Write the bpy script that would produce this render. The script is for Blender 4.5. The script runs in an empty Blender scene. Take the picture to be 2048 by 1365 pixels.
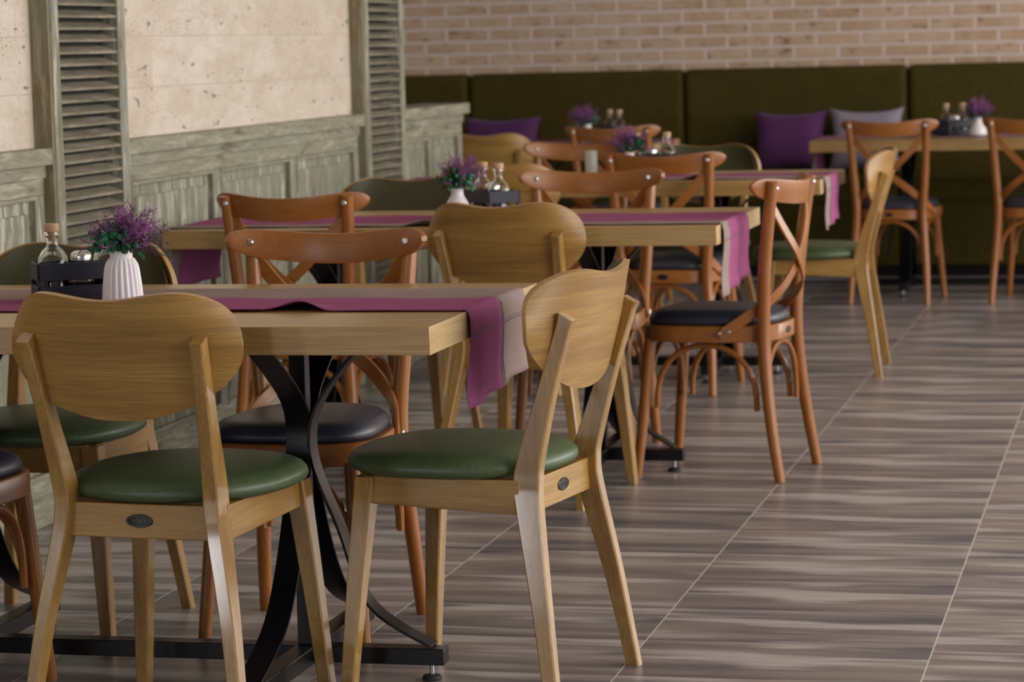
import bpy, math, random
from mathutils import Vector, Matrix
from math import pi, sin, cos, radians
random.seed(7)
SC = bpy.context.scene
COL = SC.collection
# ------------------------------------------------------------------ camera
F_PX, PITCH, ROLL, YAW, CAM_H = 5465.0, .1085, -.0252, .2356, 1.25
cam_d = bpy.data.cameras.new('camera'); cam = bpy.data.objects.new('camera', cam_d); COL.objects.link(cam)
fw = Vector((-sin(YAW)*cos(PITCH), cos(YAW)*cos(PITCH), -sin(PITCH)))
rt = Vector((cos(YAW), sin(YAW), 0)); up = rt.cross(fw)
r2 = rt*cos(ROLL)+up*sin(ROLL); u2 = -rt*sin(ROLL)+up*cos(ROLL)
cam.matrix_world = Matrix(((r2.x, u2.x, -fw.x, 0), (r2.y, u2.y, -fw.y, 0), (r2.z, u2.z, -fw.z, CAM_H), (0, 0, 0, 1)))
cam_d.sensor_width = 36; cam_d.lens = F_PX*36/2048; cam_d.clip_end = 100
cam_d.dof.use_dof = True; cam_d.dof.focus_distance = 5.15; cam_d.dof.aperture_fstop = 7.0
SC.camera = cam
# ------------------------------------------------------------------ world, light, exposure
w = bpy.data.worlds.new('world'); SC.world = w; w.use_nodes = True
bg = w.node_tree.nodes['Background']; bg.inputs[0].default_value = (.92, .94, 1, 1); bg.inputs[1].default_value = .33
def area(name, loc, target, sx, sy, power, col):
    l = bpy.data.lights.new(name, 'AREA'); l.shape = 'RECTANGLE'; l.size = sx; l.size_y = sy; l.energy = power; l.color = col
    o = bpy.data.objects.new(name, l); COL.objects.link(o); o.location = loc
    o.rotation_euler = (Vector(target)-Vector(loc)).to_track_quat('-Z', 'Y').to_euler(); return o
area('window_daylight_right', (3.6, 8.0, 1.75), (-2.9, 8.0, .9), 12.0, 2.1, 470, (1, .965, .92))
area('window_daylight_behind_left', (-6.98, -3.6, 1.55), (-2.0, 5, .4), .62, 1.6, 62, (.96, .98, 1))
area('window_daylight_behind', (-2.7, -3.6, 1.55), (-1.6, 7, .4), .8, 1.5, 50, (.96, .98, 1))
SC.view_settings.view_transform = 'Standard'; SC.view_settings.look = 'None'
SC.view_settings.gamma = 1; SC.view_settings.use_curve_mapping = False; SC.view_settings.exposure = 0.0
SC.cycles.use_denoising = True; SC.cycles.max_bounces = 8
# ------------------------------------------------------------------ mesh builder
class MB:
    def __init__(s): s.v = []; s.f = []; s.m = []
    def add(s, vs, fs, mi=0):
        b = len(s.v); s.v += [tuple(v) for v in vs]
        for f in fs: s.f.append(tuple(i+b for i in f)); s.m.append(mi)
    def box(s, x0, x1, y0, y1, z0, z1, mi=0):
        s.add([(x, y, z) for z in (z0, z1) for y in (y0, y1) for x in (x0, x1)],
              [(0, 2, 3, 1), (4, 5, 7, 6), (0, 1, 5, 4), (2, 6, 7, 3), (0, 4, 6, 2), (1, 3, 7, 5)], mi)
    def loft(s, secs, cap=True, mi=0):
        n = len(secs[0]); vs = [p for q in secs for p in q]; fs = []
        for i in range(len(secs)-1):
            for j in range(n):
                a = i*n+j; b = i*n+(j+1) % n; fs.append((a, b, b+n, a+n))
        if cap: fs.append(tuple(range(n-1, -1, -1))); fs.append(tuple((len(secs)-1)*n+j for j in range(n)))
        s.add(vs, fs, mi)
    def tube(s, pts, rad, n=12, mi=0):
        pts = [Vector(p) for p in pts]; secs = []; ref = Vector((.31, .2, .93)).normalized()
        for i, p in enumerate(pts):
            t = (pts[min(i+1, len(pts)-1)]-pts[max(i-1, 0)]).normalized()
            a = (ref-t*ref.dot(t)).normalized(); b = t.cross(a)
            r = rad[i] if isinstance(rad, (list, tuple)) else rad
            secs.append([p+(a*cos(2*pi*k/n)+b*sin(2*pi*k/n))*r for k in range(n)])
        s.loft(secs, True, mi)
    def lathe(s, prof, n=28, c=(0, 0), mi=0, cap=True):
        secs = [[(c[0]+r*cos(2*pi*k/n), c[1]+r*sin(2*pi*k/n), z) for k in range(n)] for r, z in prof]
        s.loft(secs, cap, mi)
    def strip(s, pts, nrm, wd, th, mi=0):
        """flat bar swept along pts; nrm = face normals"""
        secs = []; pts = [Vector(p) for p in pts]
        for i, p in enumerate(pts):
            t = (pts[min(i+1, len(pts)-1)]-pts[max(i-1, 0)]).normalized(); n = Vector(nrm[i]); n = (n-t*n.dot(t)).normalized()
            b = t.cross(n); ww = wd[i] if isinstance(wd, (list, tuple)) else wd
            secs.append([p+b*ww/2+n*th/2, p-b*ww/2+n*th/2, p-b*ww/2-n*th/2, p+b*ww/2-n*th/2])
        s.loft(secs, True, mi)
    def build(s, name, mats, parent=None, bevel=0, smooth=True, subsurf=0, angle=38, seg=2):
        me = bpy.data.meshes.new(name); me.from_pydata(s.v, [], s.f)
        mats = mats if isinstance(mats, (list, tuple)) else [mats]
        for m in mats: me.materials.append(m)
        for p, mi in zip(me.polygons, s.m): p.material_index = mi; p.use_smooth = smooth
        if smooth: me.set_sharp_from_angle(angle=radians(angle))
        me.update(); o = bpy.data.objects.new(name, me); COL.objects.link(o)
        if parent: o.parent = parent
        if bevel:
            b = o.modifiers.new('bevel', 'BEVEL'); b.width = bevel; b.segments = seg; b.limit_method = 'ANGLE'; b.angle_limit = radians(32)
        if subsurf:
            b = o.modifiers.new('subsurf', 'SUBSURF'); b.levels = b.render_levels = subsurf
        return o
def interp(keys, n, smooth=True):
    """Catmull-Rom through key tuples"""
    out = []; K = [keys[0]]+list(keys)+[keys[-1]]
    for i in range(len(keys)-1):
        p0, p1, p2, p3 = K[i], K[i+1], K[i+2], K[i+3]
        for j in range(n):
            t = j/n
            out.append(tuple(.5*(2*b+(c-a)*t+(2*a-5*b+4*c-d)*t*t+(-a+3*b-3*c+d)*t**3) for a, b, c, d in zip(p0, p1, p2, p3)))
    out.append(tuple(keys[-1])); return out
def tag(o, label=None, cat=None, group=None, kind=None):
    if label: o['label'] = label
    if cat: o['category'] = cat
    if group: o['group'] = group
    if kind: o['kind'] = kind
    return o
def empty(name, loc=(0, 0, 0), rz=0):
    o = bpy.data.objects.new(name, None); COL.objects.link(o); o.location = loc; o.rotation_euler = (0, 0, rz); o.empty_display_size = .05; return o
def copy_tree(o, parent=None):
    c = o.copy(); COL.objects.link(c)
    if parent: c.parent = parent
    for ch in list(o.children): copy_tree(ch, c)
    return c
USED = set()
def place(proto, loc, rz, label, group=None):
    o = proto if proto.name not in USED else copy_tree(proto)
    USED.add(proto.name); o.location = loc; o.rotation_euler = (0, 0, rz); o['label'] = label
    if group: o['group'] = group
    return o
# ------------------------------------------------------------------ materials
def newmat(name, col=(.5, .5, .5), rough=.5, **kw):
    m = bpy.data.materials.new(name); m.use_nodes = True; b = m.node_tree.nodes['Principled BSDF']
    b.inputs['Base Color'].default_value = (*col, 1); b.inputs['Roughness'].default_value = rough
    for k, v in kw.items(): b.inputs[k.replace('_', ' ')].default_value = v
    return m
class NT:
    def __init__(s, m): s.t = m.node_tree; s.b = s.t.nodes['Principled BSDF']
    def n(s, typ, **kw):
        nd = s.t.nodes.new(typ)
        for k, v in kw.items(): setattr(nd, k, v)
        return nd
    def l(s, a, b): s.t.links.new(a, b)
    def setin(s, nd, i, v):
        if isinstance(v, bpy.types.NodeSocket): s.l(v, nd.inputs[i])
        else: nd.inputs[i].default_value = v
    def math(s, op, a, b=0.0, clamp=False):
        nd = s.n('ShaderNodeMath', operation=op, use_clamp=clamp); s.setin(nd, 0, a); s.setin(nd, 1, b); return nd.outputs[0]
    def mix(s, f, a, b, mode='MIX'):
        nd = s.n('ShaderNodeMix', data_type='RGBA', blend_type=mode); s.setin(nd, 0, f)
        s.setin(nd, 6, a if isinstance(a, bpy.types.NodeSocket) else (*a, 1)); s.setin(nd, 7, b if isinstance(b, bpy.types.NodeSocket) else (*b, 1)); return nd.outputs[2]
    def coord(s, scale=(1, 1, 1), rnd=True, obj=True):
        tc = s.n('ShaderNodeTexCoord'); mp = s.n('ShaderNodeMapping'); s.l(tc.outputs['Object'], mp.inputs[0]); mp.inputs['Scale'].default_value = scale
        if rnd:
            oi = s.n('ShaderNodeObjectInfo'); mu = s.n('ShaderNodeVectorMath', operation='SCALE'); cx = s.n('ShaderNodeCombineXYZ')
            for k in range(3): s.l(oi.outputs['Random'], cx.inputs[k])
            s.l(cx.outputs[0], mu.inputs[0]); mu.inputs['Scale'].default_value = 37.0; s.l(mu.outputs[0], mp.inputs['Location'])
        return mp.outputs[0]
    def noise(s, vec, scale=5, detail=3, rough=.55, dist=0):
        nd = s.n('ShaderNodeTexNoise'); s.l(vec, nd.inputs['Vector']); nd.inputs['Scale'].default_value = scale; nd.inputs['Detail'].default_value = detail
        nd.inputs['Roughness'].default_value = rough; nd.inputs['Distortion'].default_value = dist; return nd.outputs['Fac']
    def ramp(s, f, stops):
        nd = s.n('ShaderNodeValToRGB'); s.l(f, nd.inputs[0]); e = nd.color_ramp.elements
        while len(e) < len(stops): e.new(.5)
        for k, (p, c) in zip(e, stops): k.position = p; k.color = (*c, 1) if len(c) == 3 else c
        return nd.outputs[0]
    def rng(s, f, a, b, c=0.0, d=1.0):
        nd = s.n('ShaderNodeMapRange'); s.l(f, nd.inputs[0])
        for i, v in enumerate((a, b, c, d)): nd.inputs[i+1].default_value = v
        return nd.outputs[0]
    def color(s, c): s.l(c, s.b.inputs['Base Color'])
    def bump(s, h, strength=.2, dist=.001):
        nd = s.n('ShaderNodeBump'); nd.inputs['Strength'].default_value = strength; nd.inputs['Distance'].default_value = dist; s.l(h, nd.inputs['Height']); s.l(nd.outputs[0], s.b.inputs['Normal'])
def wood(name, lo, mid, hi, axis, rough=.42, grain=1.0, coat=.22, squash=None):
    m = newmat(name, mid, rough); t = NT(m); st = .06
    sc = [1, 1, 1]; sc[axis] = st; s2 = [1 if i != axis else .02 for i in range(3)]
    if squash is not None: sc[squash] = .08; s2[squash] = .02
    v = t.coord(tuple(sc)); v2 = t.coord(tuple(s2))
    a = t.noise(v, 22*grain, 4, .6, .6); b = t.noise(v2, 330, 2, .7)
    c = t.ramp(a, [(.25, lo), (.5, mid), (.75, hi)])
    f = t.rng(b, .35, .72, 0, .55); c2 = t.mix(f, c, tuple(x*.55 for x in lo)); t.color(c2)
    t.bump(b, .12, .0006); m.node_tree.nodes['Principled BSDF'].inputs['Coat Weight'].default_value = coat
    m.node_tree.nodes['Principled BSDF'].inputs['Coat Roughness'].default_value = .10 if coat >= 1 else .28
    return m
OAK = ((.26, .130, .026), (.40, .218, .050), (.52, .31, .088))
oakB = wood('oak_veneer_on_curved_back', *OAK, 0, squash=1); oakX = wood('oak_grain_along_width', *OAK, 0); oakY = wood('oak_grain_along_depth', *OAK, 1); oakZ = wood('oak_grain_upright', *OAK, 2, .42, 1.0, 1.0)
TOP = ((.35, .20, .065), (.46, .285, .098), (.56, .365, .145))
topX = wood('light_oak_tabletop', *TOP, 0, .36, .8); topY = wood('oak_table_end_painted_lit', (.5, .34, .16), (.62, .44, .21), (.72, .53, .28), 1, .36, .8)  # end faces get a paler oak, with the side light painted into the colour
BEE = ((.27, .084, .012), (.345, .118, .017), (.41, .152, .026))
beeX = wood('orange_beech_along_width', *BEE, 0, .36, .5, .25); beeZ = wood('orange_beech_upright', *BEE, 2, .33, .5, .3)
ply = wood('pale_plywood_edge', (.42, .24, .09), (.52, .31, .13), (.6, .38, .17), 0, .45)
def fabric(name, c1, c2, sc=500, rough=.55, sheen=.0, bump=.3, spec=.5):
    m = newmat(name, c1, rough); t = NT(m); v = t.coord()
    a = t.noise(v, sc, 2, .6); big = t.noise(v, 9, 3); c = t.mix(t.rng(a, .35, .65), c1, c2); c = t.mix(t.rng(big, .3, .7, 0, .35), c, tuple(x*.72 for x in c1)); t.color(c); t.bump(a, bump, .0005)
    t.b.inputs['Sheen Weight'].default_value = sheen; t.b.inputs['Specular IOR Level'].default_value = spec
    return m
green = fabric('green_vinyl', (.046, .078, .030), (.105, .148, .070), 420, .42)
greenback = fabric('olive_back_pad', (.038, .036, .009), (.062, .060, .016), 420, .5)
navy = fabric('dark_slate_vinyl', (.020, .022, .036), (.037, .041, .066), 420, .4)
olive = fabric('olive_banquette_cloth', (.044, .033, .006), (.074, .060, .013), 120, .85, 0, .2, .12)
purplec = fabric('purple_cushion_cloth', (.075, .02, .088), (.11, .03, .122), 160, .8, .15, .2, .2)
greyc = fabric('grey_cushion_cloth', (.22, .19, .25), (.34, .30, .38), 160, .8, .1, .2, .2)
runP = fabric('purple_runner_cloth', (.30, .085, .19), (.385, .115, .25), 700, .95, 0, .3, .05)
runG = fabric('mauve_grey_runner_cloth', (.29, .215, .20), (.37, .285, .265), 700, .95, 0, .3, .05)
stitch = newmat('dark_runner_stitch', (.15, .085, .13), .9)
black = newmat('black_powder_coat', (.0045, .0045, .006), .34, Specular_IOR_Level=.35); blackbox = newmat('black_blue_painted_wood', (.011, .014, .030), .5)
badgem = newmat('black_badge', (.01, .01, .012), .35); silver = newmat('silver_metal', (.75, .75, .78), .25, Metallic=1.0); zinc = newmat('zinc_rod', (.45, .47, .5), .35, Metallic=1.0)
bronze = newmat('dark_bronze_marks', (.16, .13, .11), .4, Metallic=.8)
white = newmat('white_ceramic', (.80, .77, .80), .35); rubber = newmat('black_rubber', (.012, .012, .013), .7)
cork = newmat('pale_cork', (.55, .36, .22), .8)
glass = newmat('clear_glass', (.93, .96, .95), .03, Transmission_Weight=1.0, IOR=1.35)
frost = newmat('frosted_pale_glass', (.75, .8, .7), .35, Transmission_Weight=.5)
liquid = newmat('dark_vinegar', (.035, .018, .012), .1)
leafm = newmat('green_plastic_leaf', (.004, .13, .045), .4); leafd = newmat('dark_green_leaf', (.006, .05, .022), .5)
sprig1 = newmat('purple_sprig', (.29, .085, .28), .7); sprig2 = newmat('dark_mauve_sprig', (.10, .05, .11), .7)
# ------------------------------------------------------------------ floor
def floor_mat():
    m = newmat('wood_look_floor_tile', rough=.34); t = NT(m); tc = t.n('ShaderNodeTexCoord'); sp = t.n('ShaderNodeSeparateXYZ'); t.l(tc.outputs['Object'], sp.inputs[0])
    X, Y = sp.outputs[0], sp.outputs[1]; W, L = .5973, .3235
    u = t.math('DIVIDE', t.math('ADD', X, 2.249+W*10), W); col = t.math('FLOOR', u); fu = t.math('FRACT', u)
    vv = t.math('DIVIDE', t.math('ADD', Y, -5.53+L*40), L); row = t.math('FLOOR', vv); fv = t.math('FRACT', vv)
    def wn(a):
        nd = t.n('ShaderNodeTexWhiteNoise', noise_dimensions='1D'); t.l(a, nd.inputs['W']); return nd.outputs[0]
    r1 = wn(t.math('MULTIPLY', col, 3.17)); r2 = wn(t.math('ADD', t.math('MULTIPLY', col, 7.3), t.math('MULTIPLY', row, 1.91)))
    # streaks: a print that repeats per tile, shifted between columns
    def streak(fx, fy, w_, sc, det=3, rg=.55):
        cv = t.n('ShaderNodeCombineXYZ'); t.l(t.math('MULTIPLY', X, fx), cv.inputs[0]); t.l(fy, cv.inputs[1]); t.l(w_, cv.inputs[2]); return t.noise(cv.outputs[0], sc, det, rg)
    yr1 = t.math('ADD', fv, t.math('MULTIPLY', r1, 30)); drift = t.math('MULTIPLY', r2, .25)
    n1 = streak(.5, yr1, drift, 3.4); n2 = streak(.45, t.math('ADD', yr1, 7.0), drift, 4.0, 2); n3 = streak(.4, t.math('MULTIPLY', Y, 4.5), r1, 1.6); n4 = streak(2.0, t.math('MULTIPLY', Y, 34), r1, 2.2, 3, .65)
    a = t.math('ADD', t.math('MULTIPLY', n1, .6), t.math('MULTIPLY', n3, .4))
    c = t.ramp(a, [(.37, (.070, .078, .105)), (.44, (.145, .137, .150)), (.50, (.235, .205, .205)), (.56, (.305, .262, .245)), (.63, (.46, .43, .425))])
    hue = streak(.6, t.math('MULTIPLY', Y, 3), r1, 1.3, 2); c = t.mix(t.rng(hue, .45, .62, 0, .4), c, (.275, .21, .178))
    hl = t.rng(n2, .53, .63, 0, .85); c = t.mix(hl, c, (.50, .46, .455)); dk = t.rng(n4, .36, .52, .30, 0); c = t.mix(dk, c, (.13, .11, .11))
    # dark band just before each row joint on about half of the columns
    band = t.math('MULTIPLY', t.rng(fv, .02, .20, 1, 0), t.rng(r1, .35, .4, 0, .75)); c = t.mix(t.math('MULTIPLY', band, t.rng(n3, .3, .6, 1.0, .4)), c, (.075, .075, .10))
    jo = t.math('LESS_THAN', t.math('ABSOLUTE', t.math('SUBTRACT', fv, .99)), .006); c = t.mix(t.math('MULTIPLY', jo, .55), c, (.34, .25, .2))
    gr = t.math('LESS_THAN', t.math('ABSOLUTE', t.math('SUBTRACT', fu, .5)), .4972); gr = t.math('SUBTRACT', 1, gr); c = t.mix(gr, c, (.62, .59, .58)); t.color(c)
    fine = t.noise(tc.outputs['Object'], 60, 2); t.l(t.rng(fine, .3, .7, .30, .36), t.b.inputs['Roughness']); t.b.inputs['Specular IOR Level'].default_value = .55
    t.bump(t.math('SUBTRACT', 1, gr), .25, .0008); return m
b = MB(); b.box(-7, 6, -5, 15, -.1, 0); tag(b.build('floor', floor_mat(), smooth=False), kind='structure')
b = MB(); b.box(-7, 6, -5, 15, 3.1, 3.2); tag(b.build('ceiling', newmat('warm_white_ceiling', (.52, .48, .42), .9), smooth=False), kind='structure')
# ------------------------------------------------------------------ walls
def brick_mat():
    m = newmat('pale_worn_brick', rough=.85); t = NT(m); tc = t.n('ShaderNodeTexCoord'); sp = t.n('ShaderNodeSeparateXYZ'); t.l(tc.outputs['Object'], sp.inputs[0])
    wob = t.n('ShaderNodeTexNoise'); t.l(tc.outputs['Object'], wob.inputs['Vector']); wob.inputs['Scale'].default_value = 22; wob.inputs['Detail'].default_value = 3
    ws = t.n('ShaderNodeSeparateColor'); t.l(wob.outputs['Color'], ws.inputs[0])
    cx = t.n('ShaderNodeCombineXYZ'); t.l(t.math('ADD', sp.outputs[0], t.math('MULTIPLY', ws.outputs[0], .010)), cx.inputs[0]); t.l(t.math('ADD', t.math('ADD', sp.outputs[2], .012), t.math('MULTIPLY', ws.outputs[1], .010)), cx.inputs[1])
    br = t.n('ShaderNodeTexBrick'); t.l(cx.outputs[0], br.inputs['Vector']); br.inputs['Scale'].default_value = 1; br.inputs['Brick Width'].default_value = .237; br.inputs['Row Height'].default_value = .0675
    br.inputs['Mortar Size'].default_value = .0095; br.inputs['Mortar Smooth'].default_value = .35; br.offset = .5
    br.inputs['Color1'].default_value = (.43, .285, .175, 1); br.inputs['Color2'].default_value = (.54, .38, .26, 1); br.inputs['Mortar'].default_value = (.66, .55, .49, 1)
    n = t.noise(tc.outputs['Object'], 9, 4, .7); c = t.mix(t.rng(n, .40, .70, 0, .55), br.outputs['Color'], (.62, .50, .42))
    mp = t.n('ShaderNodeMapping'); t.l(tc.outputs['Object'], mp.inputs[0]); mp.inputs['Scale'].default_value = (1, 1, 2.2); d = t.noise(mp.outputs[0], 14, 3, .6)
    dk = t.math('MULTIPLY', t.rng(d, .58, .70, 0, .75), t.math('SUBTRACT', 1, br.outputs['Fac'])); c = t.mix(dk, c, (.16, .09, .04)); t.color(c)
    t.bump(t.math('SUBTRACT', t.math('MULTIPLY', n, .5), br.outputs['Fac']), .6, .006); return m
b = MB(); b.box(-7, 6, 14.48, 14.68, 0, 3.1); tag(b.build('wall_far', brick_mat(), smooth=False), kind='structure')
def travertine():
    m = newmat('travertine_block', rough=.7); t = NT(m); tc = t.n('ShaderNodeTexCoord'); sp = t.n('ShaderNodeSeparateXYZ'); t.l(tc.outputs['Object'], sp.inputs[0])
    cx = t.n('ShaderNodeCombineXYZ'); t.l(t.math('ADD', sp.outputs[1], -8.003+.655*20), cx.inputs[0]); t.l(t.math('ADD', sp.outputs[2], -1.148+.151*10), cx.inputs[1])
    br = t.n('ShaderNodeTexBrick'); t.l(cx.outputs[0], br.inputs['Vector']); br.inputs['Scale'].default_value = 1; br.inputs['Brick Width'].default_value = .655; br.inputs['Row Height'].default_value = .151
    br.inputs['Mortar Size'].default_value = .0012; br.inputs['Mortar Smooth'].default_value = .2; br.inputs['Color1'].default_value = (.63, .545, .45, 1); br.inputs['Color2'].default_value = (.70, .63, .55, 1); br.inputs['Mortar'].default_value = (.48, .38, .29, 1)
    mp = t.n('ShaderNodeMapping'); t.l(tc.outputs['Object'], mp.inputs[0]); mp.inputs['Scale'].default_value = (1, 1, 2.6); mp.inputs['Rotation'].default_value = (.12, 0, 0)
    n = t.noise(mp.outputs[0], 5, 5, .65, .4); c = t.mix(t.rng(n, .40, .62, 0, .75), br.outputs['Color'], (.56, .47, .37))
    p = t.noise(mp.outputs[0], 62, 2, .5); zone = t.noise(mp.outputs[0], 3.2, 2); pit = t.math('MULTIPLY', t.rng(p, .60, .66), t.rng(zone, .38, .60, .12, 1)); c = t.mix(t.math('MULTIPLY', pit, .75), c, (.27, .19, .12))
    p2 = t.noise(mp.outputs[0], 17, 2, .5); pit2 = t.rng(p2, .69, .73, 0, .8); c = t.mix(pit2, c, (.13, .10, .08)); t.color(c)
    t.bump(t.math('SUBTRACT', 0, t.math('ADD', t.math('ADD', pit, pit2), t.math('MULTIPLY', br.outputs['Fac'], .5))), .5, .003); return m
trav = travertine()
b = MB(); b.box(-3.12, -2.92, 3.6, 10.27, 0, 3.1); tag(b.build('wall_left', trav, smooth=False), kind='structure')
def weathered(name, axis, base=(.25, .235, .175), dark=(.10, .10, .07), pale=(.52, .52, .44)):
    m = newmat(name, rough=.75); t = NT(m); sc = [1, 1, 1]; sc[axis] = .12; v = t.coord(tuple(sc), rnd=False); v0 = t.coord((1, 1, 1), rnd=False)
    a = t.noise(v, 38, 5, .72, .8); k = t.noise(v0, 6, 3); f = t.noise(v, 120, 2, .6)
    c = t.ramp(a, [(.34, dark), (.44, base), (.52, base), (.60, pale)]); c = t.mix(t.rng(k, .35, .7, 0, .5), c, (.24, .27, .20)); c = t.mix(t.rng(f, .3, .5, .4, 0), c, (.13, .115, .075)); t.color(c); t.bump(f, .4, .001); return m
weaZ = weathered('weathered_green_grey_upright', 2); weaY = weathered('weathered_green_grey_lengthwise', 1, (.28, .255, .185), pale=(.40, .385, .30)); louv = weathered('weathered_taupe_louver', 1, (.27, .225, .165), (.12, .10, .07), (.42, .37, .29)); weaB = weathered('weathered_brown_upright', 2, (.20, .155, .085), (.09, .07, .04), (.33, .28, .19))
def wainscot(name, y0, y1, stiles, xw=-2.92, end=False, z1=.96):
    f = xw+.022; b = MB(); b.box(xw-.001, xw+.008, y0, y1, 0, z1, 0)
    b.box(xw, f, y0, y1, .88, z1, 1); b.box(xw, f, y0, y1, 0, .13, 1)
    S = [(y0, y0+.075)]+[(s-.035, s+.035) for s in stiles]+[(y1-.075, y1)]
    for a, c in S: b.box(xw, f, a, c, .13, .88, 0)
    for (a, c), (d, e) in zip(S[:-1], S[1:]):
        b.box(xw, xw+.018, c+.045, d-.045, .175, .835, 0)           # raised field
        for (p, q, r, s_) in ((c, d, .868, .88), (c, d, .13, .142), (c, c+.012, .142, .868), (d-.012, d, .142, .868)): b.box(xw, xw+.027, p, q, r, s_, 1 if q-p > .1 else 0)
    b.box(xw-.001, xw+.03, y0, y1, z1-.035, z1, 1)
    b.box(xw-(.16 if end else .001), xw+.05, y0, y1+(.035 if end else 0), z1, z1+.045, 1)
    return b
tag(wainscot('w', 3.6, 6.80, [4.4, 5.2, 6.0]).build('trim_1', [weaZ, weaY], bevel=.003), kind='structure')
tag(wainscot('w', 7.34, 9.73, [8.15, 8.93]).build('trim_2', [weaZ, weaY], bevel=.003), kind='structure')
b = wainscot('w', 10.265, 11.26, [10.74], end=True); b.box(-3.08, -2.921, 10.272, 11.26, 0, .96, 0); tag(b.build('trim_3', [weaZ, weaY], bevel=.003), kind='structure')
def shutter(y0, y1, label):
    r = empty('louvered_shutter', (-2.92, y0, 0)); tag(r, label, 'shutter', None); d = .055; L = y1-y0
    b = MB(); b.box(.001, d-.006, 0, .02, 0, 2.6, 1); b.box(.001, d, .0, .052, 0, 2.6, 0); b.box(.001, d, L-.06, L, 0, 2.6, 0); b.box(.001, d-.002, .052, L-.06, 0, .12, 0); b.box(.001, d-.002, .052, L-.06, 2.5, 2.6, 0)
    b.box(.001, .006, .052, L-.06, .12, 2.5, 2)  # near-black back sheet: shade between the louvers put in as colour
    b.build('shutter_frame', [weaZ, weaB, newmat('painted_gap_shade', (.02, .018, .012), .9)], r, bevel=.002)
    b = MB(); z = .135
    while z < 2.48:
        b.add([(x, y, zz) for (x, zz) in ((.050, z), (.053, z+.0065), (.012, z+.0225), (.009, z+.016)) for y in (.052, L-.06)], [(0, 1, 3, 2), (2, 3, 5, 4), (4, 5, 7, 6), (6, 7, 1, 0), (0, 2, 4, 6), (1, 7, 5, 3)]); z += .0328
    b.build('louvers', louv, r, bevel=.001); return r
shutter(6.80, 7.335, 'tall weathered louvered shutter on the wall, the nearer one, behind the flower vase')
shutter(9.733, 10.264, 'tall weathered louvered shutter at the far end of the stone wall, beside the brick')
# brown outer side of each shutter box is a board fixed to the wall
for i, y in enumerate((6.80, 9.733)):
    b = MB(); b.box(-2.92, -2.868, y-.016, y-.0005, 0, 2.6); tag(b.build('trim_%d' % (4+i), weaB, bevel=.001), kind='structure')
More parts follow.
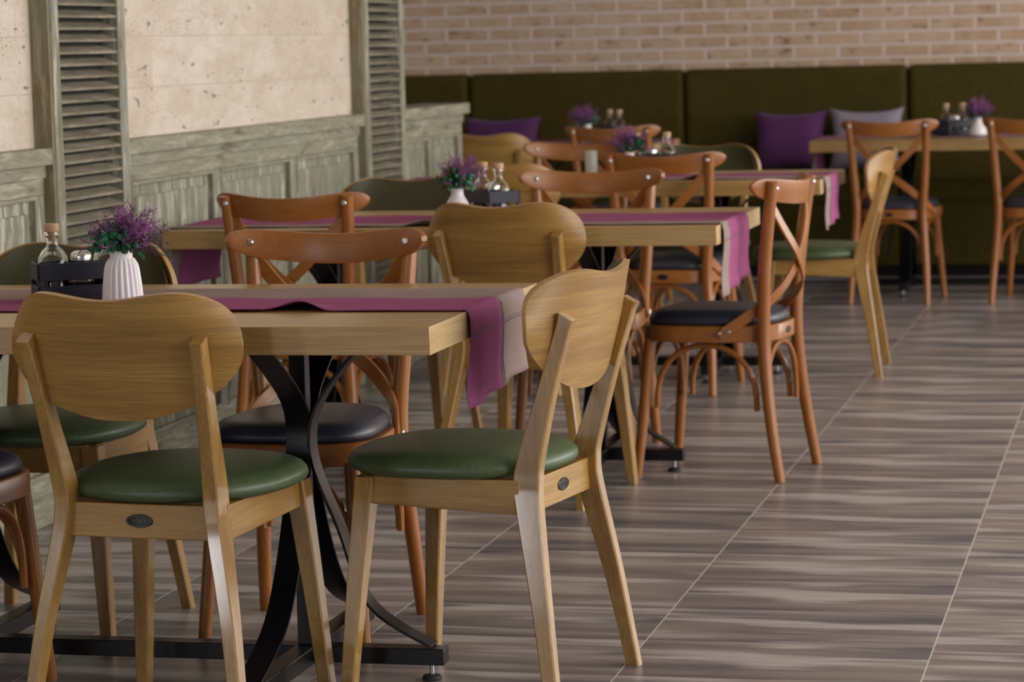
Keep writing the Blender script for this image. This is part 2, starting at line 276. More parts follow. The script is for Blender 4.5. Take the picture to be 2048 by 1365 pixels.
# ------------------------------------------------------------------ veneer chair
def rsec(cx, cy, z, hx, hy, k=.25):
    e = k*min(hx, hy); return [(cx+sx*(hx-(e if q else 0)), cy+sy*(hy-(0 if q else e)), z) for sx, sy, q in ((1, -1, 0), (1, -1, 1), (-1, -1, 1), (-1, -1, 0), (-1, 1, 0), (-1, 1, 1), (1, 1, 1), (1, 1, 0))][::-1]
def rs2(cx, cy, z, hx, hy, e=.003):
    return [(cx+hx, cy-hy+e, z), (cx+hx, cy+hy-e, z), (cx+hx-e, cy+hy, z), (cx-hx+e, cy+hy, z), (cx-hx, cy+hy-e, z), (cx-hx, cy-hy+e, z), (cx-hx+e, cy-hy, z), (cx+hx-e, cy-hy, z)]
def make_veneer():
    R = empty('veneer_back_chair'); R['category'] = 'chair'; R['label'] = 'x'
    for s in (1, -1):
        keys = [(.216, -.266, 0, .0125, .0135), (.19, -.235, .2, .0135, .018), (.158, -.203, .375, .015, .0245), (.151, -.198, .43, .015, .0265), (.153, -.206, .475, .015, .0245), (.162, -.247, .61, .0135, .0175), (.172, -.292, .745, .013, .0135)]
        secs = []
        for (x, y, z, hx, hy) in interp(keys, 5): secs.append(rs2(s*x, y, z, hx, hy))
        secs[-1] = [(p[0], p[1], p[2]+(p[1]+.292)*.55) for p in secs[-1]]
        b = MB(); b.loft(secs); b.build('rear_leg', oakZ, R)
        keys = [(.199, .170, 0, .0135, .0135), (.182, .152, .22, .017, .0165), (.164, .132, .43, .0205, .020)]
        b = MB(); b.loft([rs2(s*x, y, z, hx, hy) for x, y, z, hx, hy in interp(keys, 4)]); b.build('leg', oakZ, R)
    b = MB(); b.box(-.150, .150, -.207, -.187, .368, .432); b.build('back_apron', oakX, R, bevel=.002)
    b = MB(); b.box(-.158, .158, .128, .148, .372, .432); b.build('front_apron', oakX, R, bevel=.002)
    for s in (1, -1):
        b = MB(); b.loft([[(s*.158+dx, -.185, z) for dx, z in ((-.01, .366), (.01, .366), (.01, .432), (-.01, .432))], [(s*.166+dx, .135, z) for dx, z in ((-.01, .378), (.01, .378), (.01, .432), (-.01, .432))]])
        b.build('side_apron', oakY, R, bevel=.002)
    # seat cushion
    n = 56
    def ring(k, z, a=.222, bb=.219, e=2.35):
        o = []
        for i in range(n):
            t = 2*pi*i/n; c, s_ = cos(t), sin(t); x = abs(c)**(2/e)*(1 if c >= 0 else -1); y = abs(s_)**(2/e)*(1 if s_ >= 0 else -1)
            o.append((a*k*x*(1-.05*(1-y)/2), bb*k*y, z))
        return o
    b = MB(); b.loft([ring(k, z) for k, z in ((.80, .4325), (.93, .434), (.985, .441), (1, .449), (.99, .458), (.955, .467), (.89, .474), (.78, .479), (.60, .4825), (.35, .484), (.1, .4845))]); b.build('seat', green, R, angle=60)
    # back shell
    HW, ZW = .233, .720
    def ztop(x): q = min(abs(x)/HW, 1); return ZW+.113*(max(0, 1-q**4.4))**(1/2.2)-.019*.5*(1+cos(pi*min(q/.72, 1)))
    def zbot(x): q = min(abs(x)/HW, 1); return ZW-.128*(max(0, 1-q**1.95))**(1/1.8)
    def ysh(x, z): q = abs(x)/.237; return -.300+.040*q*q+.026*q**4*(1+2.6*max(0, (z-.71)/.1)**1.6)-.27*(z-.725)
    def shell(hs, y0, y1, name, mats, parent, rim):
        b = MB(); nx, nz = 40, 18; vs = []
        for side, off in ((0, y0), (1, y1)):
            for i in range(nx+1):
                x = HW*sin(-pi/2+pi*i/nx); zc = ZW+.002; zt, zb = ztop(x), zbot(x)
                for j in range(nz+1):
                    z = zb+(zt-zb)*j/nz; X = x*hs; Z = zc+(z-zc)*hs; sl = (2*.040*X/.237+.104*(X/.237)**3)/.237; nn = math.sqrt(1+sl*sl)
                    vs.append((X-off*sl/nn, ysh(X, Z)+off/nn, Z+off*.2))
        N = (nx+1)*(nz+1); ix = lambda s_, i, j: s_*N+i*(nz+1)+j; fs = []; mi = []
        for i in range(nx):
            for j in range(nz):
                fs.append((ix(0, i, j), ix(0, i+1, j), ix(0, i+1, j+1), ix(0, i, j+1))); fs.append((ix(1, i, j), ix(1, i, j+1), ix(1, i+1, j+1), ix(1, i+1, j)))
        b.add(vs, fs, 0); fs = []
        for i in range(nx): fs.append((0+ix(0, i, 0), ix(1, i, 0), ix(1, i+1, 0), ix(0, i+1, 0))); fs.append((ix(0, i, nz), ix(0, i+1, nz), ix(1, i+1, nz), ix(1, i, nz)))
        base = 0
        for f in fs: b.f.append(f); b.m.append(rim)
        for i in (0, nx):
            for j in range(nz): b.f.append((ix(0, i, j), ix(0, i, j+1), ix(1, i, j+1), ix(1, i, j))); b.m.append(rim)
        return b.build(name, mats, parent, angle=45)
    sh = shell(1.0, 0, .013, 'backrest', [oakB, ply], R, 1)
    shell(.955, .0135, .024, 'back_pad', [greenback], sh, 0)['label'] = 'green upholstered inner pad'
    # oval badge
    b = MB(); b.loft([[(.027*k*cos(2*pi*i/32), y, .401+.0125*k*sin(2*pi*i/32)) for i in range(32)][::-1] for k, y in ((1, -.2065), (1, -.2085), (.93, -.2095))]); bd = b.build('badge', badgem, R)
    b = MB()
    for i in range(22): a = 2*pi*i/22; b.box(.0235*cos(a)-.0006, .0235*cos(a)+.0006, -.2102, -.2093, .401+.0098*sin(a)-.0006, .401+.0098*sin(a)+.0006)
    for i in range(5):
        x = -.012+i*.006; b.box(x-.0005, x+.0005, -.2102, -.2093, .397, .405); b.box(x, x+.003, -.2102, -.2093, .404 if i % 2 else .400, .405 if i % 2 else .401); 
    b.build('badge_marks', bronze, bd)
    return R
# ------------------------------------------------------------------ cross-back chair
def make_cross():
    R = empty('cross_back_chair'); R['category'] = 'chair'; R['label'] = 'x'
    for s in (1, -1):
        keys = [(.182, -.228, 0, .0145), (.174, -.203, .15, .0165), (.163, -.185, .30, .018), (.156, -.178, .44, .0185), (.167, -.186, .60, .0185), (.176, -.204, .75, .0175), (.183, -.219, .850, .016)]
        P = interp(keys, 5); pts = [(s*p[0], p[1], p[2]) for p in P]; b = MB(); b.tube(pts, [p[3] for p in P], 14); b.build('rear_leg', beeZ, R)
        P = interp([(.176, .203, 0, .0135), (.161, .183, .2, .016), (.147, .165, .40, .0175)], 4); b = MB(); b.tube([(s*p[0], p[1], p[2]) for p in P], [p[3] for p in P], 14); b.build('leg', beeZ, R)
    # seat ring
    def out(k, d=0):
        o = []; n = 60
        for i in range(n):
            t = 2*pi*i/n; c, s_ = cos(t), sin(t); e = 3.2; x = abs(c)**(2/e)*(1 if c >= 0 else -1); y = abs(s_)**(2/e)*(1 if s_ >= 0 else -1)
            o.append(((.185+.018*y-d)*k*x, (.203-d)*k*y+.002))
        return o
    b = MB(); b.loft([[(x, y, z) for x, y in out(1, d)] for z, d in ((.393, .003), (.396, 0), (.436, 0), (.440, .003))]); b.build('seat_frame', beeX, R)
    b = MB(); b.loft([[(x, y, z) for x, y in out(k, .012)] for k, z in ((.97, .4402), (1, .446), (.995, .456), (.965, .467), (.90, .476), (.78, .482), (.55, .4855), (.2, .487))]); b.build('seat_cushion', navy, R, angle=60)
    # bent rail
    def yr(x): return -.246+.060*(abs(x)/.2)**2.2
    b = MB(); secs = []; n = 44
    for i in range(n+1):
        u = -1+2*i/n; x = .226*sin(u*pi/2); q = abs(x)/.226; h = .0325*max(.03, (1-q**7))**.5; zc = .811+.026*q**1.8; sl = (yr(x+.001)-yr(x-.001))/.002; nn = math.sqrt(1+sl*sl); th = .0075
        nx, ny = -sl/nn*(1 if True else 0), 1/nn; ring = []
        for (a, bb) in ((-1, -.8), (-.75, -1), (.75, -1), (1, -.8), (1, .8), (.75, 1), (-.75, 1), (-1, .8)):
            ring.append((x+nx*th*bb, yr(x)+ny*th*bb-.12*(a*h), zc+h*a))
        secs.append(ring)
    b.loft(secs); rail = b.build('top_rail', beeX, R, angle=50)
    for s in (1, -1):
        x = s*.177
        for dy, nm in ((.009, 1), (-.052, -1)):
            b = MB(); b.loft([[(x+k*cos(2*pi*i/16), yr(x)+(dy if nm > 0 else -.030)+d*nm, .830+k*sin(2*pi*i/16)) for i in range(16)][::-nm] for k, d in ((.0075, -.004), (.0075, .002), (.005, .0042))]); b.build('bolt', silver, rail)
    # crossing braces
    for s in (1, -1):
        keys = [(.178, -.200, .808), (.122, -.222, .728), (.03, -.236+.006*s, .635), (-.07, -.222+.004*s, .557), (-.128, -.180, .505), (-.163, -.125, .462), (-.186, -.055, .414)]
        P = interp(keys, 6); pts = [(s*p[0], p[1], p[2]) for p in P]; N = len(pts)
        def nr(i):
            f = i/(N-1); g = max(0, (f-.55)/.45); g = min(1, g*1.15); return (-s*sin(g*pi/2), -cos(g*pi/2), 0)
        b = MB(); b.strip(pts, [nr(i) for i in range(N)], [.031 if 1 < i < N-2 else .022 for i in range(N)], .0085); br = b.build('cross_brace', beeX, R, bevel=.002)
        for yy, zz in ((-.058, .422), (-.085, .426)):
            x0 = -s*(.1935 if yy > -.07 else .1895); b = MB(); b.loft([[(x0-s*d, yy+k*cos(2*pi*i/12), zz+k*sin(2*pi*i/12)) for i in range(12)][::(1 if s > 0 else -1)] for k, d in ((.006, -.003), (.006, .001), (.004, .0025))]); b.build('bolt', silver, br)
    # bentwood arches between the legs
    def arch(p0, p1, top, name='arch_stretcher'):
        p0, p1 = Vector(p0), Vector(p1); pts = []
        for i in range(25):
            t = pi*i/24; u = .5-.5*cos(t); u = max(0, min(1, u)); q = p0.lerp(p1, u*.94+.03); h = sin(t)**.75; pts.append((q.x, q.y, .20+(top-.20)*h))
        b = MB(); b.tube(pts, .0085, 8); b.build(name, beeX, R)
    arch((-.150, .170, 0), (.150, .170, 0), .384); arch((-.158, -.178, 0), (.158, -.178, 0), .384)
    for s in (1, -1): arch((s*.158, -.165, 0), (s*.152, .155, 0), .384)
    b = MB(); b.loft([[(.02*k*cos(2*pi*i/24), y, .417+.010*k*sin(2*pi*i/24)) for i in range(24)][::-1] for k, y in ((1, -.2), (1, -.2025), (.9, -.2035))]); b.build('badge', badgem, R)
    return R
V = make_veneer(); X = make_cross()
GV = 'oak veneer back chairs with green seats'; GX = 'orange cross back chairs with dark seats'
def vch(x, y, t, lab): return place(V, (x, y, 0), t, lab, GV)
def xch(x, y, t, lab): return place(X, (x, y, 0), t, lab, GX)
vch(-1.795, 4.83, -.104, 'oak veneer chair, largest in the left foreground, seen from behind with green round seat')
vch(-1.334, 5.133, 1.407, 'oak veneer chair with green seat at the right end of the front table')
vch(-2.36, 5.47, pi, 'veneer chair facing the camera with olive pad behind the bottles and flower vase')
vch(-1.688, 7.385, -.17, 'oak veneer chair seen from behind at the near side of the middle table')
vch(-2.37, 8.235, pi+.02, 'veneer chair facing the camera with dark olive pad, between shutter and small vase')
vch(-2.30, 9.70, -.05, 'veneer chair with only its top edge showing behind the second caddy')
vch(-1.285, 10.17, 1.60, 'oak veneer chair in exact profile at the right end of the third table')
vch(-1.795, 10.60, pi, 'veneer chair facing the camera with green pad left of the purple cushion')
vch(-3.13, 12.89, -.03, 'oak veneer chair partly hidden behind the end of the low panelled wall')
xch(-1.776, 5.504, pi, 'orange cross back chair facing the camera across the front table, big rail and bolts')
xch(-2.352, 4.82, 0, 'cross back chair cut off by the left edge, only dark seat corner and leg showing')
xch(-2.325, 7.375, -.10, 'orange cross back chair seen from behind in front of the panelled wall')
xch(-1.245, 7.784, 1.405, 'orange cross back chair standing sideways at the end of the middle table beside the aisle')
xch(-1.715, 8.09, pi+.03, 'cross back chair facing the camera on the far side of the middle table')
xch(-1.70, 9.665, -.10, 'orange cross back chair seen from behind at the near side of the third table')
xch(-2.245, 10.40, pi, 'cross back chair facing the camera at the third table, left bolt of its rail showing')
xch(-2.50, 12.74, -.05, 'dark looking cross back chair seen from behind, farthest left at the banquette')
xch(-1.215, 12.90, -.12, 'orange cross back chair at the banquette table in front of the grey cushion')
xch(-.565, 12.90, -.12, 'cross back chair at the banquette table cut off by the right edge')
# ------------------------------------------------------------------ tables
def make_table(x0, x1, y0, y1, label, cols, half=.28, yh=.36, off=0, zt=.75, th=.052):
    cy = (y0+y1)/2; R = empty('dining_table', ((x0+x1)/2, cy, 0)); ox = (x0+x1)/2; tag(R, label, 'table', 'oak topped dining tables on black bases')
    L, Wd = (x1-x0)/2, (y1-y0)/2; b = MB(); b.box(-L, L, -Wd, Wd, zt-th, zt)
    for i, f in enumerate(b.f[-6:]):
        if i in (4, 5): b.m[len(b.m)-6+i] = 1
    b.build('tabletop', [topX, topY], R, bevel=.0018)
    xs = [c-ox for c in cols]
    b = MB(); b.box(min(xs)-half, max(xs)+half, off-.021, off+.021, .033, .066); b.build('foot_bar', black, R, bevel=.002)
    for k, xc in enumerate(xs):
        b = MB(); b.box(xc-.021, xc+.021, off-yh, off+yh, .032, .067); b.build('cross_foot', black, R, bevel=.002)
        b = MB(); b.box(xc-.0165, xc+.0165, off-.0165, off+.0165, .067, zt-th-.006); b.build('column', black, R, bevel=.002)
        b = MB(); b.box(xc-.17, xc+.17, off-.26, off+.26, zt-th-.006, zt-th-.0004); b.build('mounting_plate', black, R)
        dirs = [(0, 1), (0, -1)]+([(1, 0)] if k == len(xs)-1 else [])+([(-1, 0)] if k == 0 else [])
        for dx, dy in dirs:
            foot = (half-.025) if dx else (yh-.03); topr = .15 if dx else .25
            P = interp([(foot, .0695), (foot*.52, .15), (.078, .30), (.024, .45), (.045, .56), (topr, zt-th-.010)], 6)
            pts = [(xc+dx*p[0], off+dy*p[0], p[1]) for p in P]; nr = []
            for i in range(len(P)):
                a = P[max(0, i-1)]; c = P[min(len(P)-1, i+1)]; tx, tz = c[0]-a[0], c[1]-a[1]; nr.append((dx*-tz, dy*-tz, tx))
            b = MB(); b.strip(pts, nr, .050, .006); b.build('curved_bar', black, R, bevel=.001)
    for px, py in [(min(xs)-half+.03, 0), (max(xs)+half-.03, 0)]+[(xc, s*(yh-.03)) for xc in xs for s in (1, -1)]:
        b = MB(); b.tube([(px, off+py, .010), (px, off+py, .040)], .005, 10); rod = b.build('levelling_foot', zinc, R)
        b = MB(); b.lathe([(.019, 0), (.020, .004), (.018, .009), (.008, .012)], 20, (px, off+py)); b.build('foot_pad', rubber, rod)
    return R
make_table(-2.74, -1.277, 4.69, 5.56, 'oak topped table in the foreground with black double pedestal base and flower vase', [-2.385, -1.665], .285, .40)
make_table(-2.74, -1.165, 7.23, 8.04, 'oak topped middle table with purple runner, cross back chair at its end', [-2.40, -1.60], .245, .36, .12)
make_table(-2.74, -1.165, 9.52, 10.27, 'third oak topped table with purple and grey runner, before the banquette', [-2.28, -1.62], .25, .30, .165)
make_table(-3.72, -2.39, 13.0, 13.70, 'mostly hidden table farthest to the left at the banquette holding a small vase', [-3.05], .24, .31)
make_table(-1.64, -.10, 12.98, 13.70, 'long oak topped table at the banquette on the right with grey cushion behind', [-1.21, -.53], .24, .31)
# ------------------------------------------------------------------ runners
def runner(x0, x1, ya, ys, yb, first, label, hang=.172, lhang=.172, z=.75, fold=None):
    """strip lying on the table between ya..yb, colour change at ys, hanging over both ends"""
    r = empty('table_runner', ((x0+x1)/2, (ya+yb)/2, z)); tag(r, label, 'table runner', 'purple and grey table runners'); ox, oy = (x0+x1)/2, (ya+yb)/2; L = (x1-x0)/2
    path = []
    for i in range(9): path.append((-L-.006-.004*sin(i*.9), -lhang+lhang*i/9*.97, 1))
    path.append((-L-.005, -.002, .6)); path.append((-L+.002, .0035, .2))
    n = 110
    for i in range(1, n): path.append((-L+2*L*i/n, .0022, 0))
    path += [(L-.003, .0035, .2), (L+.0035, -.001, .6)]
    for i in range(1, 13): path.append((L+.006+.003*sin(i*.55), -hang*i/12, 1))
    def surf(yl, yr_, name, mat, edge_lo, edge_hi):
        ny = 10; vs = []
        for k, (x, zz, h) in enumerate(path):
            for j in range(ny+1):
                f = j/ny; y = yl+(yr_-yl)*f; Y = y-oy; dz = 0; dx = 0
                if h == 1: dx += .006*sin(Y*34+x)*abs(zz)/.17*(1 if x > 0 else -1); Y += -.014*(abs(zz)/.17)**2*(1-.8*(y-ya)/(yb-ya))*(1 if x > 0 else 1); zz2 = zz-(.010*(oy-y)/.2*(abs(zz)/.17) if x > 0 else 0)
                else:
                    zz2 = zz
                    if fold and edge_lo and abs(x+ox-fold) < .07: q = (1+cos(pi*(x+ox-fold)/.07))/2; dz = .017*q*max(0, 1-f*2.2); Y += .016*q*max(0, 1-f*2)
                    dz += .0012*(1+sin(x*21+y*13))*(.3+.7*abs(sin(x*5)))
                    Y += .003*sin(x*9)*(1-abs(2*f-1)*0)
                vs.append((x+dx, Y, zz2+dz))
        b = MB(); m = len(path); ix = lambda k, j: k*(ny+1)+j; fs = [(ix(k, j), ix(k+1, j), ix(k+1, j+1), ix(k, j+1)) for k in range(m-1) for j in range(ny)]
        b.add(vs, fs); o = b.build(name, mat, r, angle=80); s = o.modifiers.new('solid', 'SOLIDIFY'); s.thickness = .0014; s.offset = 1; return o
    A, B = (runP, runG) if first == 'P' else (runG, runP)
    pa = surf(ya, ys, 'purple_half' if first == 'P' else 'grey_half', A, True, False); pb = surf(ys, yb, 'grey_half' if first == 'P' else 'purple_half', B, False, True)
    b = MB(); xh = L+.009
    hx = lambda Y, z: L+.0072+.003*sin(-z/hang*12*.55)+.006*sin(Y*34+L)*abs(z)/.17
    for zz, wd_ in ((-.046, .0024), (-.040, .0012)): pts = [(hx(ya-oy+(yb-ya)*k/16, zz), ya-oy+.002+(yb-ya-.004)*k/16, zz) for k in range(17)]; b.strip(pts, [(1, 0, 0)]*17, wd_, .0016)
    for d in (.013,): b.strip([(hx(ys-oy+d, zz)+.0003, ys-oy+d*(1 if first == 'P' else -1), zz) for zz in (-.004, -.03, -.06, -.09, -.12, -.15, -.165)], [(1, 0, 0)]*7, .0009, .0014)
    b.build('stitching', stitch, r)
    return r
runner(-2.74, -1.277, 4.955, 5.19, 5.405, 'P', 'purple and grey cloth runner draped over the end of the front table', fold=-1.61)
runner(-2.74, -1.165, 7.30, 7.40, 7.745, 'G', 'purple runner edged in grey along the middle table, hanging off its end', hang=.185, fold=-2.0)
runner(-2.74, -1.165, 9.60, 9.76, 9.975, 'G', 'grey and purple runner hanging off the third table before the banquette', fold=-1.62)
runner(-1.64, -.10, 13.17, 13.30, 13.52, 'G', 'faint mauve runner on the long table at the right of the banquette')
runner(-3.72, -2.39, 13.17, 13.30, 13.52, 'G', 'purple runner on the hidden table at the far left of the banquette')
# ------------------------------------------------------------------ table ware
def make_caddy():
    b = MB(); w_, d, h, t = .096, .050, .076, .006
    b.box(-w_, w_, -d, d, .001, .007); b.box(-w_, w_, -d, -d+t, .007, .030); b.box(-w_, w_, -d, -d+t, .041, h); b.box(-w_, w_, d-t, d, .007, .030); b.box(-w_, w_, d-t, d, .041, h)
    b.box(-w_, -w_+t, -d, d, .007, .030); b.box(-w_, -w_+t, -d, d, .041, h); b.box(w_-t, w_, -d, d, .007, .030); b.box(w_-t, w_, -d, d, .041, h)
    for sx in (-1, 1):
        for sy in (-1, 1): b.box(sx*(w_-t-.004), sx*(w_-.0005), sy*(d-t-.004), sy*(d-.0005), .007, h-.001)
    o = b.build('condiment_caddy', blackbox, bevel=.001); o['category'] = 'caddy'; return o
def make_bottle():
    R = empty('glass_bottle'); R['category'] = 'bottle'
    prof = [(.026, .0), (.030, .003), (.031, .05), (.0315, .066), (.029, .080), (.022, .092), (.0135, .100), (.0115, .106), (.0115, .122), (.0145, .124), (.0145, .129), (.0105, .130)]
    inn = [(.0085, .130), (.009, .104), (.012, .097), (.020, .089), (.0265, .078), (.0288, .064), (.0285, .006), (.020, .005)]
    b = MB(); b.lathe(prof+inn, 32); b.build('bottle_glass', glass, R, angle=60)
    b = MB(); b.lathe([(.020, .0055), (.0280, .0065), (.0282, .042), (.001, .043)], 28); b.build('vinegar', liquid, R)
    b = MB(); b.lathe([(.0082, .112), (.0082, .1302), (.0145, .1305), (.015, .132), (.015, .145), (.014, .147)], 24); b.build('cork_stopper', cork, R, angle=30); return R
def make_shaker():
    R = empty('salt_shaker'); R['category'] = 'shaker'
    b = MB(); b.lathe([(.018, 0), (.0205, .003), (.0205, .062), (.018, .068)], 16); b.build('shaker_glass', glass, R, angle=20)
    b = MB(); b.lathe([(.0195, .064), (.0215, .066), (.0215, .072), (.0205, .0725), (.0205, .075), (.0215, .0755), (.0215, .079), (.020, .085), (.013, .0895), (.002, .091)], 28); b.build('shaker_lid', silver, R, angle=50); return R
def make_vase(kind=0):
    n = 26*6
    prof = [(.036, 0), (.0405, .003), (.041, .010), (.0385, .040), (.035, .068), (.0325, .078), (.026, .089), (.0225, .089), (.022, .104), (.019, .104), (.019, .07), (.010, .06)] if kind == 0 else \
           [(.036, 0), (.042, .004), (.043, .012), (.038, .032), (.028, .052), (.019, .066), (.017, .076), (.0185, .088), (.015, .088), (.014, .06), (.006, .05)]
    secs = []
    for r, z in prof:
        rib = .0042*max(0, min(1, (z-.001)/.006))*max(0, min(1, (.083-z)/.006)) if (kind == 0 and r > .03) else 0
        secs.append([((r-rib*(1-abs(cos(10*2*pi*k/n)))**1.0)*cos(2*pi*k/n), (r-rib*(1-abs(cos(10*2*pi*k/n)))**1.0)*sin(2*pi*k/n), z) for k in range(n)])
    b = MB(); b.loft(secs); o = b.build('ribbed_vase' if kind == 0 else 'bottle_shaped_vase', white, angle=50); o['category'] = 'vase'; return o
def make_flowers():
    R = empty('flower_bunch'); R['category'] = 'flowers'; rnd = random.Random(5); b = MB()
    def sprig(a, d, L, r, mi, depth):
        pts = [a]; cur = d.copy()
        for k in range(5):
            cur = (cur+Vector((rnd.gauss(0, .22), rnd.gauss(0, .22), rnd.gauss(.05, .2)))).normalized(); pts.append(pts[-1]+cur*L/5)
        b.tube(pts, [r*(1-.5*k/5) for k in range(6)], 3, mi)
        if depth:
            for k in range(2, 6):
                for q in range(4):
                    v = (cur+Vector((rnd.gauss(0, .9), rnd.gauss(0, .9), rnd.gauss(.15, .7)))).normalized(); sprig(pts[k], v, rnd.uniform(.009, .019), .00075, mi, 0)
    for i in range(84):
        az = rnd.uniform(0, 2*pi) if rnd.random() < .6 else rnd.gauss(-.1, .8); tilt = 1.6*rnd.random()**.75
        d = Vector((sin(tilt)*cos(az), sin(tilt)*sin(az), cos(tilt))); mi = 0 if rnd.random() < .7 else 1
        sprig(Vector((0, 0, .004))+d*.016, d, rnd.uniform(.042, .068)*(1+.55*sin(tilt)*max(0, cos(az))), .0010, mi, 1)
    b.build('blossoms', [sprig1, sprig2], R, smooth=True)
    b = MB()
    for i in range(300):
        az = rnd.gauss(-1.8, 1.2); q = rnd.random(); rr = .014+.040*rnd.random(); c = Vector((rr*cos(az)-.006, rr*sin(az), (.007 if rr < .032 else .0)+.056*q*(1-.3*rr/.05)))
        u = Vector((rnd.gauss(0, 1), rnd.gauss(0, .5), rnd.gauss(0, 1))).normalized(); vv = u.cross(Vector((.1, -1, .3))).normalized(); nn = u.cross(vv); s = rnd.uniform(.0038, .0068)
        ring = [c+(u*cos(2*pi*k/8)+vv*sin(2*pi*k/8))*s+nn*.0014*cos(4*pi*k/8) for k in range(8)]; mi = 0 if rnd.random() < .6 else 1
        b.add(ring+[c-nn*.0012], [(k, (k+1) % 8, 8) for k in range(8)], mi)
    for i in range(26):
        az = rnd.uniform(0, 2*pi); p = Vector((.001*cos(az), .001*sin(az), -.02)); q = Vector((.030*cos(az), .030*sin(az), .03+.02*rnd.random())); b.tube([p, p*3+Vector((0, 0, .055)), q], .0009, 4, 1)
    b.tube([(.02, -.02, .012), (.038, -.022, .008), (.049, -.02, -.002)], .0008, 4, 1)
    for k in range(3):
        c = Vector((.047+.004*k, -.02, -.004-.004*k)); b.add([c+Vector((.003*cos(a), 0, .0055*sin(a))) for a in [2*pi*j/8 for j in range(8)]], [tuple(range(8))], 0)
    b.build('foliage', [leafm, leafd], R, smooth=True); return R
CAD, BOT, SHK, VA, VB, FL = make_caddy(), make_bottle(), make_shaker(), make_vase(0), make_vase(1), make_flowers()
def bottle_set(cx, cy, z, where, rz=0, shaker=True):
    c, s_ = cos(rz), sin(rz); order = ('left', 'right') if c > 0 else ('right', 'left')
    place(CAD, (cx, cy, z), rz, 'dark open wooden caddy holding bottles, '+where, 'caddies on the tables')
    for k, q in enumerate((-.0565, .0565)): place(BOT, (cx+c*q, cy+s_*q, z+.0074), 0, order[k]+' cork stoppered glass bottle in the caddy, '+where, 'cork stoppered bottles')
    if shaker: place(SHK, (cx+s_*.006, cy-c*.006, z+.0074), .2, 'small shaker with silver lid between two bottles, '+where, 'salt shakers')
Z0 = .7562
def vase_set(x, y, proto, vl, rz, fl, h):
    place(proto, (x, y, Z0), 0, vl, 'white vases on the tables'); place(FL, (x, y, Z0+h), rz, fl, 'flower bunches')
bottle_set(-2.145, 5.193, Z0, 'on the front table', .55)
vase_set(-2.014, 5.085, VA, 'white ribbed ceramic vase on the front table beside the caddy', 0, 'purple sprigs and green leaves in the ribbed vase on the front table', .1045)
bottle_set(-1.888, 7.650, Z0, 'on the middle table', 2.23)
vase_set(-1.957, 7.530, VB, 'white tapered vase on the middle table behind the oak chair back', 1.3, 'purple and green flower bunch on the middle table by the stoppered bottles', .089)
bottle_set(-1.842, 9.960, Z0, 'on the third table', .1)
vase_set(-1.905, 9.850, VB, 'white vase half hidden behind a rail on the third table', 2.6, 'dark green and purple flower bunch on the third table', .089)
b = MB(); b.lathe([(.022, 0), (.023, .003), (.0225, .092), (.020, .095)], 24); o = b.build('candle_glass', frost); o.location = (-2.05, 9.86, Z0); tag(o, 'pale frosted cylinder standing on the third table left of the vase', 'candle glass')
bottle_set(-2.655, 13.36, Z0, 'on the farthest left banquette table', 2.2, False)
vase_set(-2.775, 13.28, VB, 'small white vase on the farthest left banquette table', 4.0, 'small dark flower bunch against the banquette at the far left table', .089)
bottle_set(-.985, 13.36, Z0, 'on the long banquette table at right', .9)
vase_set(-.866, 13.27, VB, 'cream vase on the long banquette table beside the dark caddy', 5.2, 'dark green flower bunch on the long banquette table at right', .089)
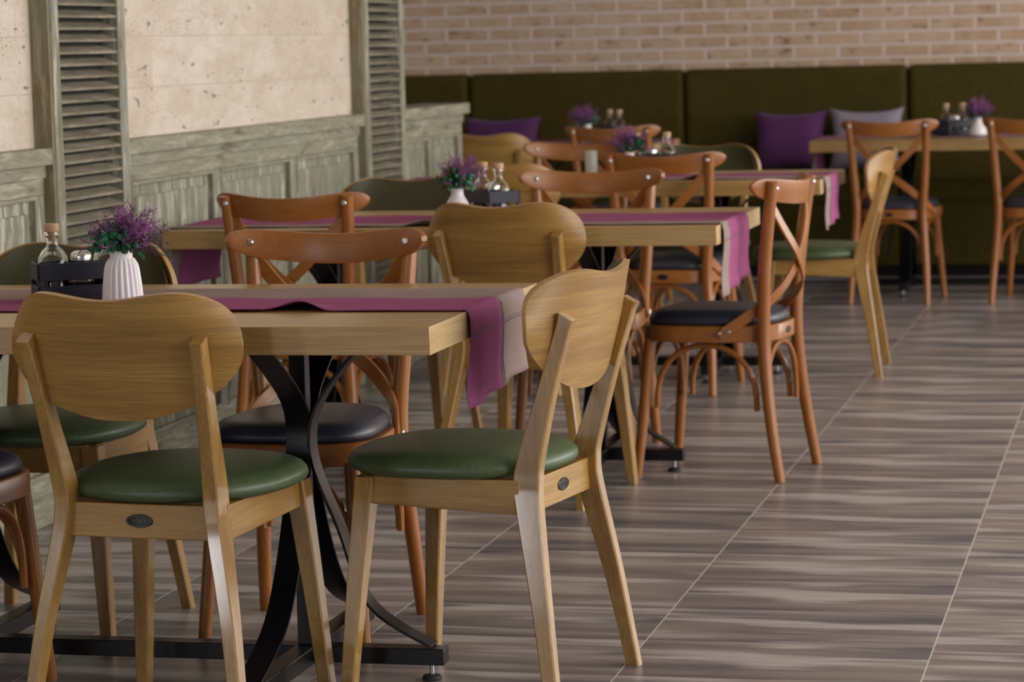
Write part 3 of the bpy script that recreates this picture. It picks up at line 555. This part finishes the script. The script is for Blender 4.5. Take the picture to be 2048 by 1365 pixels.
# ------------------------------------------------------------------ banquette
def rbox(b, x0, x1, y0, y1, z0, z1, mi=0): b.box(x0, x1, y0, y1, z0, z1, mi)
def make_banq():
    R = empty('banquette_bench'); R['category'] = 'banquette'; W = 1.172/2
    b = MB(); b.box(-W, W, .54, .68, .5, 1.09); b.build('backrest', olive, R, bevel=.035, seg=5)
    b = MB(); b.box(-W, W, 0, .56, .40, .535); b.build('seat_cushion', olive, R, bevel=.03, seg=4)
    b = MB(); b.box(-W, W, .015, .55, .09, .41); b.build('front_panel', olive, R, bevel=.006)
    b = MB(); b.box(-W+.001, W-.001, .05, .5, 0, .092); b.build('plinth', black, R)
    b = MB(); b.box(-W+.001, W-.001, .046, .0495, .012, .030); b.build('metal_strip', zinc, R)
    return R
BQ = make_banq()
for k, lab in ((-2, 'narrow visible slice of olive banquette bench beside the far shutter'), (-1, 'olive banquette bench with a single purple cushion, beyond the low panelled wall'), (0, 'olive banquette bench holding the grey and purple cushions side by side'), (1, 'olive banquette bench at the right edge behind the long table')):
    place(BQ, (-1.885+1.177*k, 13.79, 0), 0, lab, 'olive banquette benches along the brick wall')
def pillow(x, y, z, w_, h, tilt, mat, lab, rz=0):
    n = 22; vs = []
    for side in (-1, 1):
        for i in range(n+1):
            for j in range(n+1):
                u, v = -1+2*i/n, -1+2*j/n; pin = .13; U = u*(1-pin*(1-v*v)**1.0*abs(u)**2); Vv = v*(1-pin*1.3*(1-u*u)*abs(v)**2); th = .075*((1-u**4)*(1-v**4))**.45
                vs.append((U*w_/2, side*th+.0008*side, Vv*h/2+h/2))
    N = (n+1)**2; fs = []
    for i in range(n):
        for j in range(n):
            a = i*(n+1)+j; fs.append((a, a+n+1, a+n+2, a+1)); fs.append((N+a, N+a+1, N+a+n+2, N+a+n+1))
    for i in range(n):
        for (p, q) in ((i*(n+1), (i+1)*(n+1)), ((i+1)*(n+1)+n, i*(n+1)+n), (i+1, i), (n*(n+1)+i, n*(n+1)+i+1)): fs.append((p, q, N+q, N+p))
    b = MB(); b.add(vs, fs); o = b.build('throw_cushion', mat, angle=70); o.location = (x, y, z); o.rotation_euler = (radians(-tilt), 0, rz); tag(o, lab, 'cushion', 'throw cushions on the banquette'); return o
pillow(-1.888, 14.13, .545, .385, .335, 16, purplec, 'square purple cushion leaning on the banquette beside the grey one')
pillow(-1.495, 14.13, .545, .385, .34, 14, greyc, 'grey lilac cushion on the banquette behind the cross back chair')
pillow(-3.43, 14.13, .545, .42, .33, 14, purplec, 'purple cushion far left on the banquette behind the oak chair')
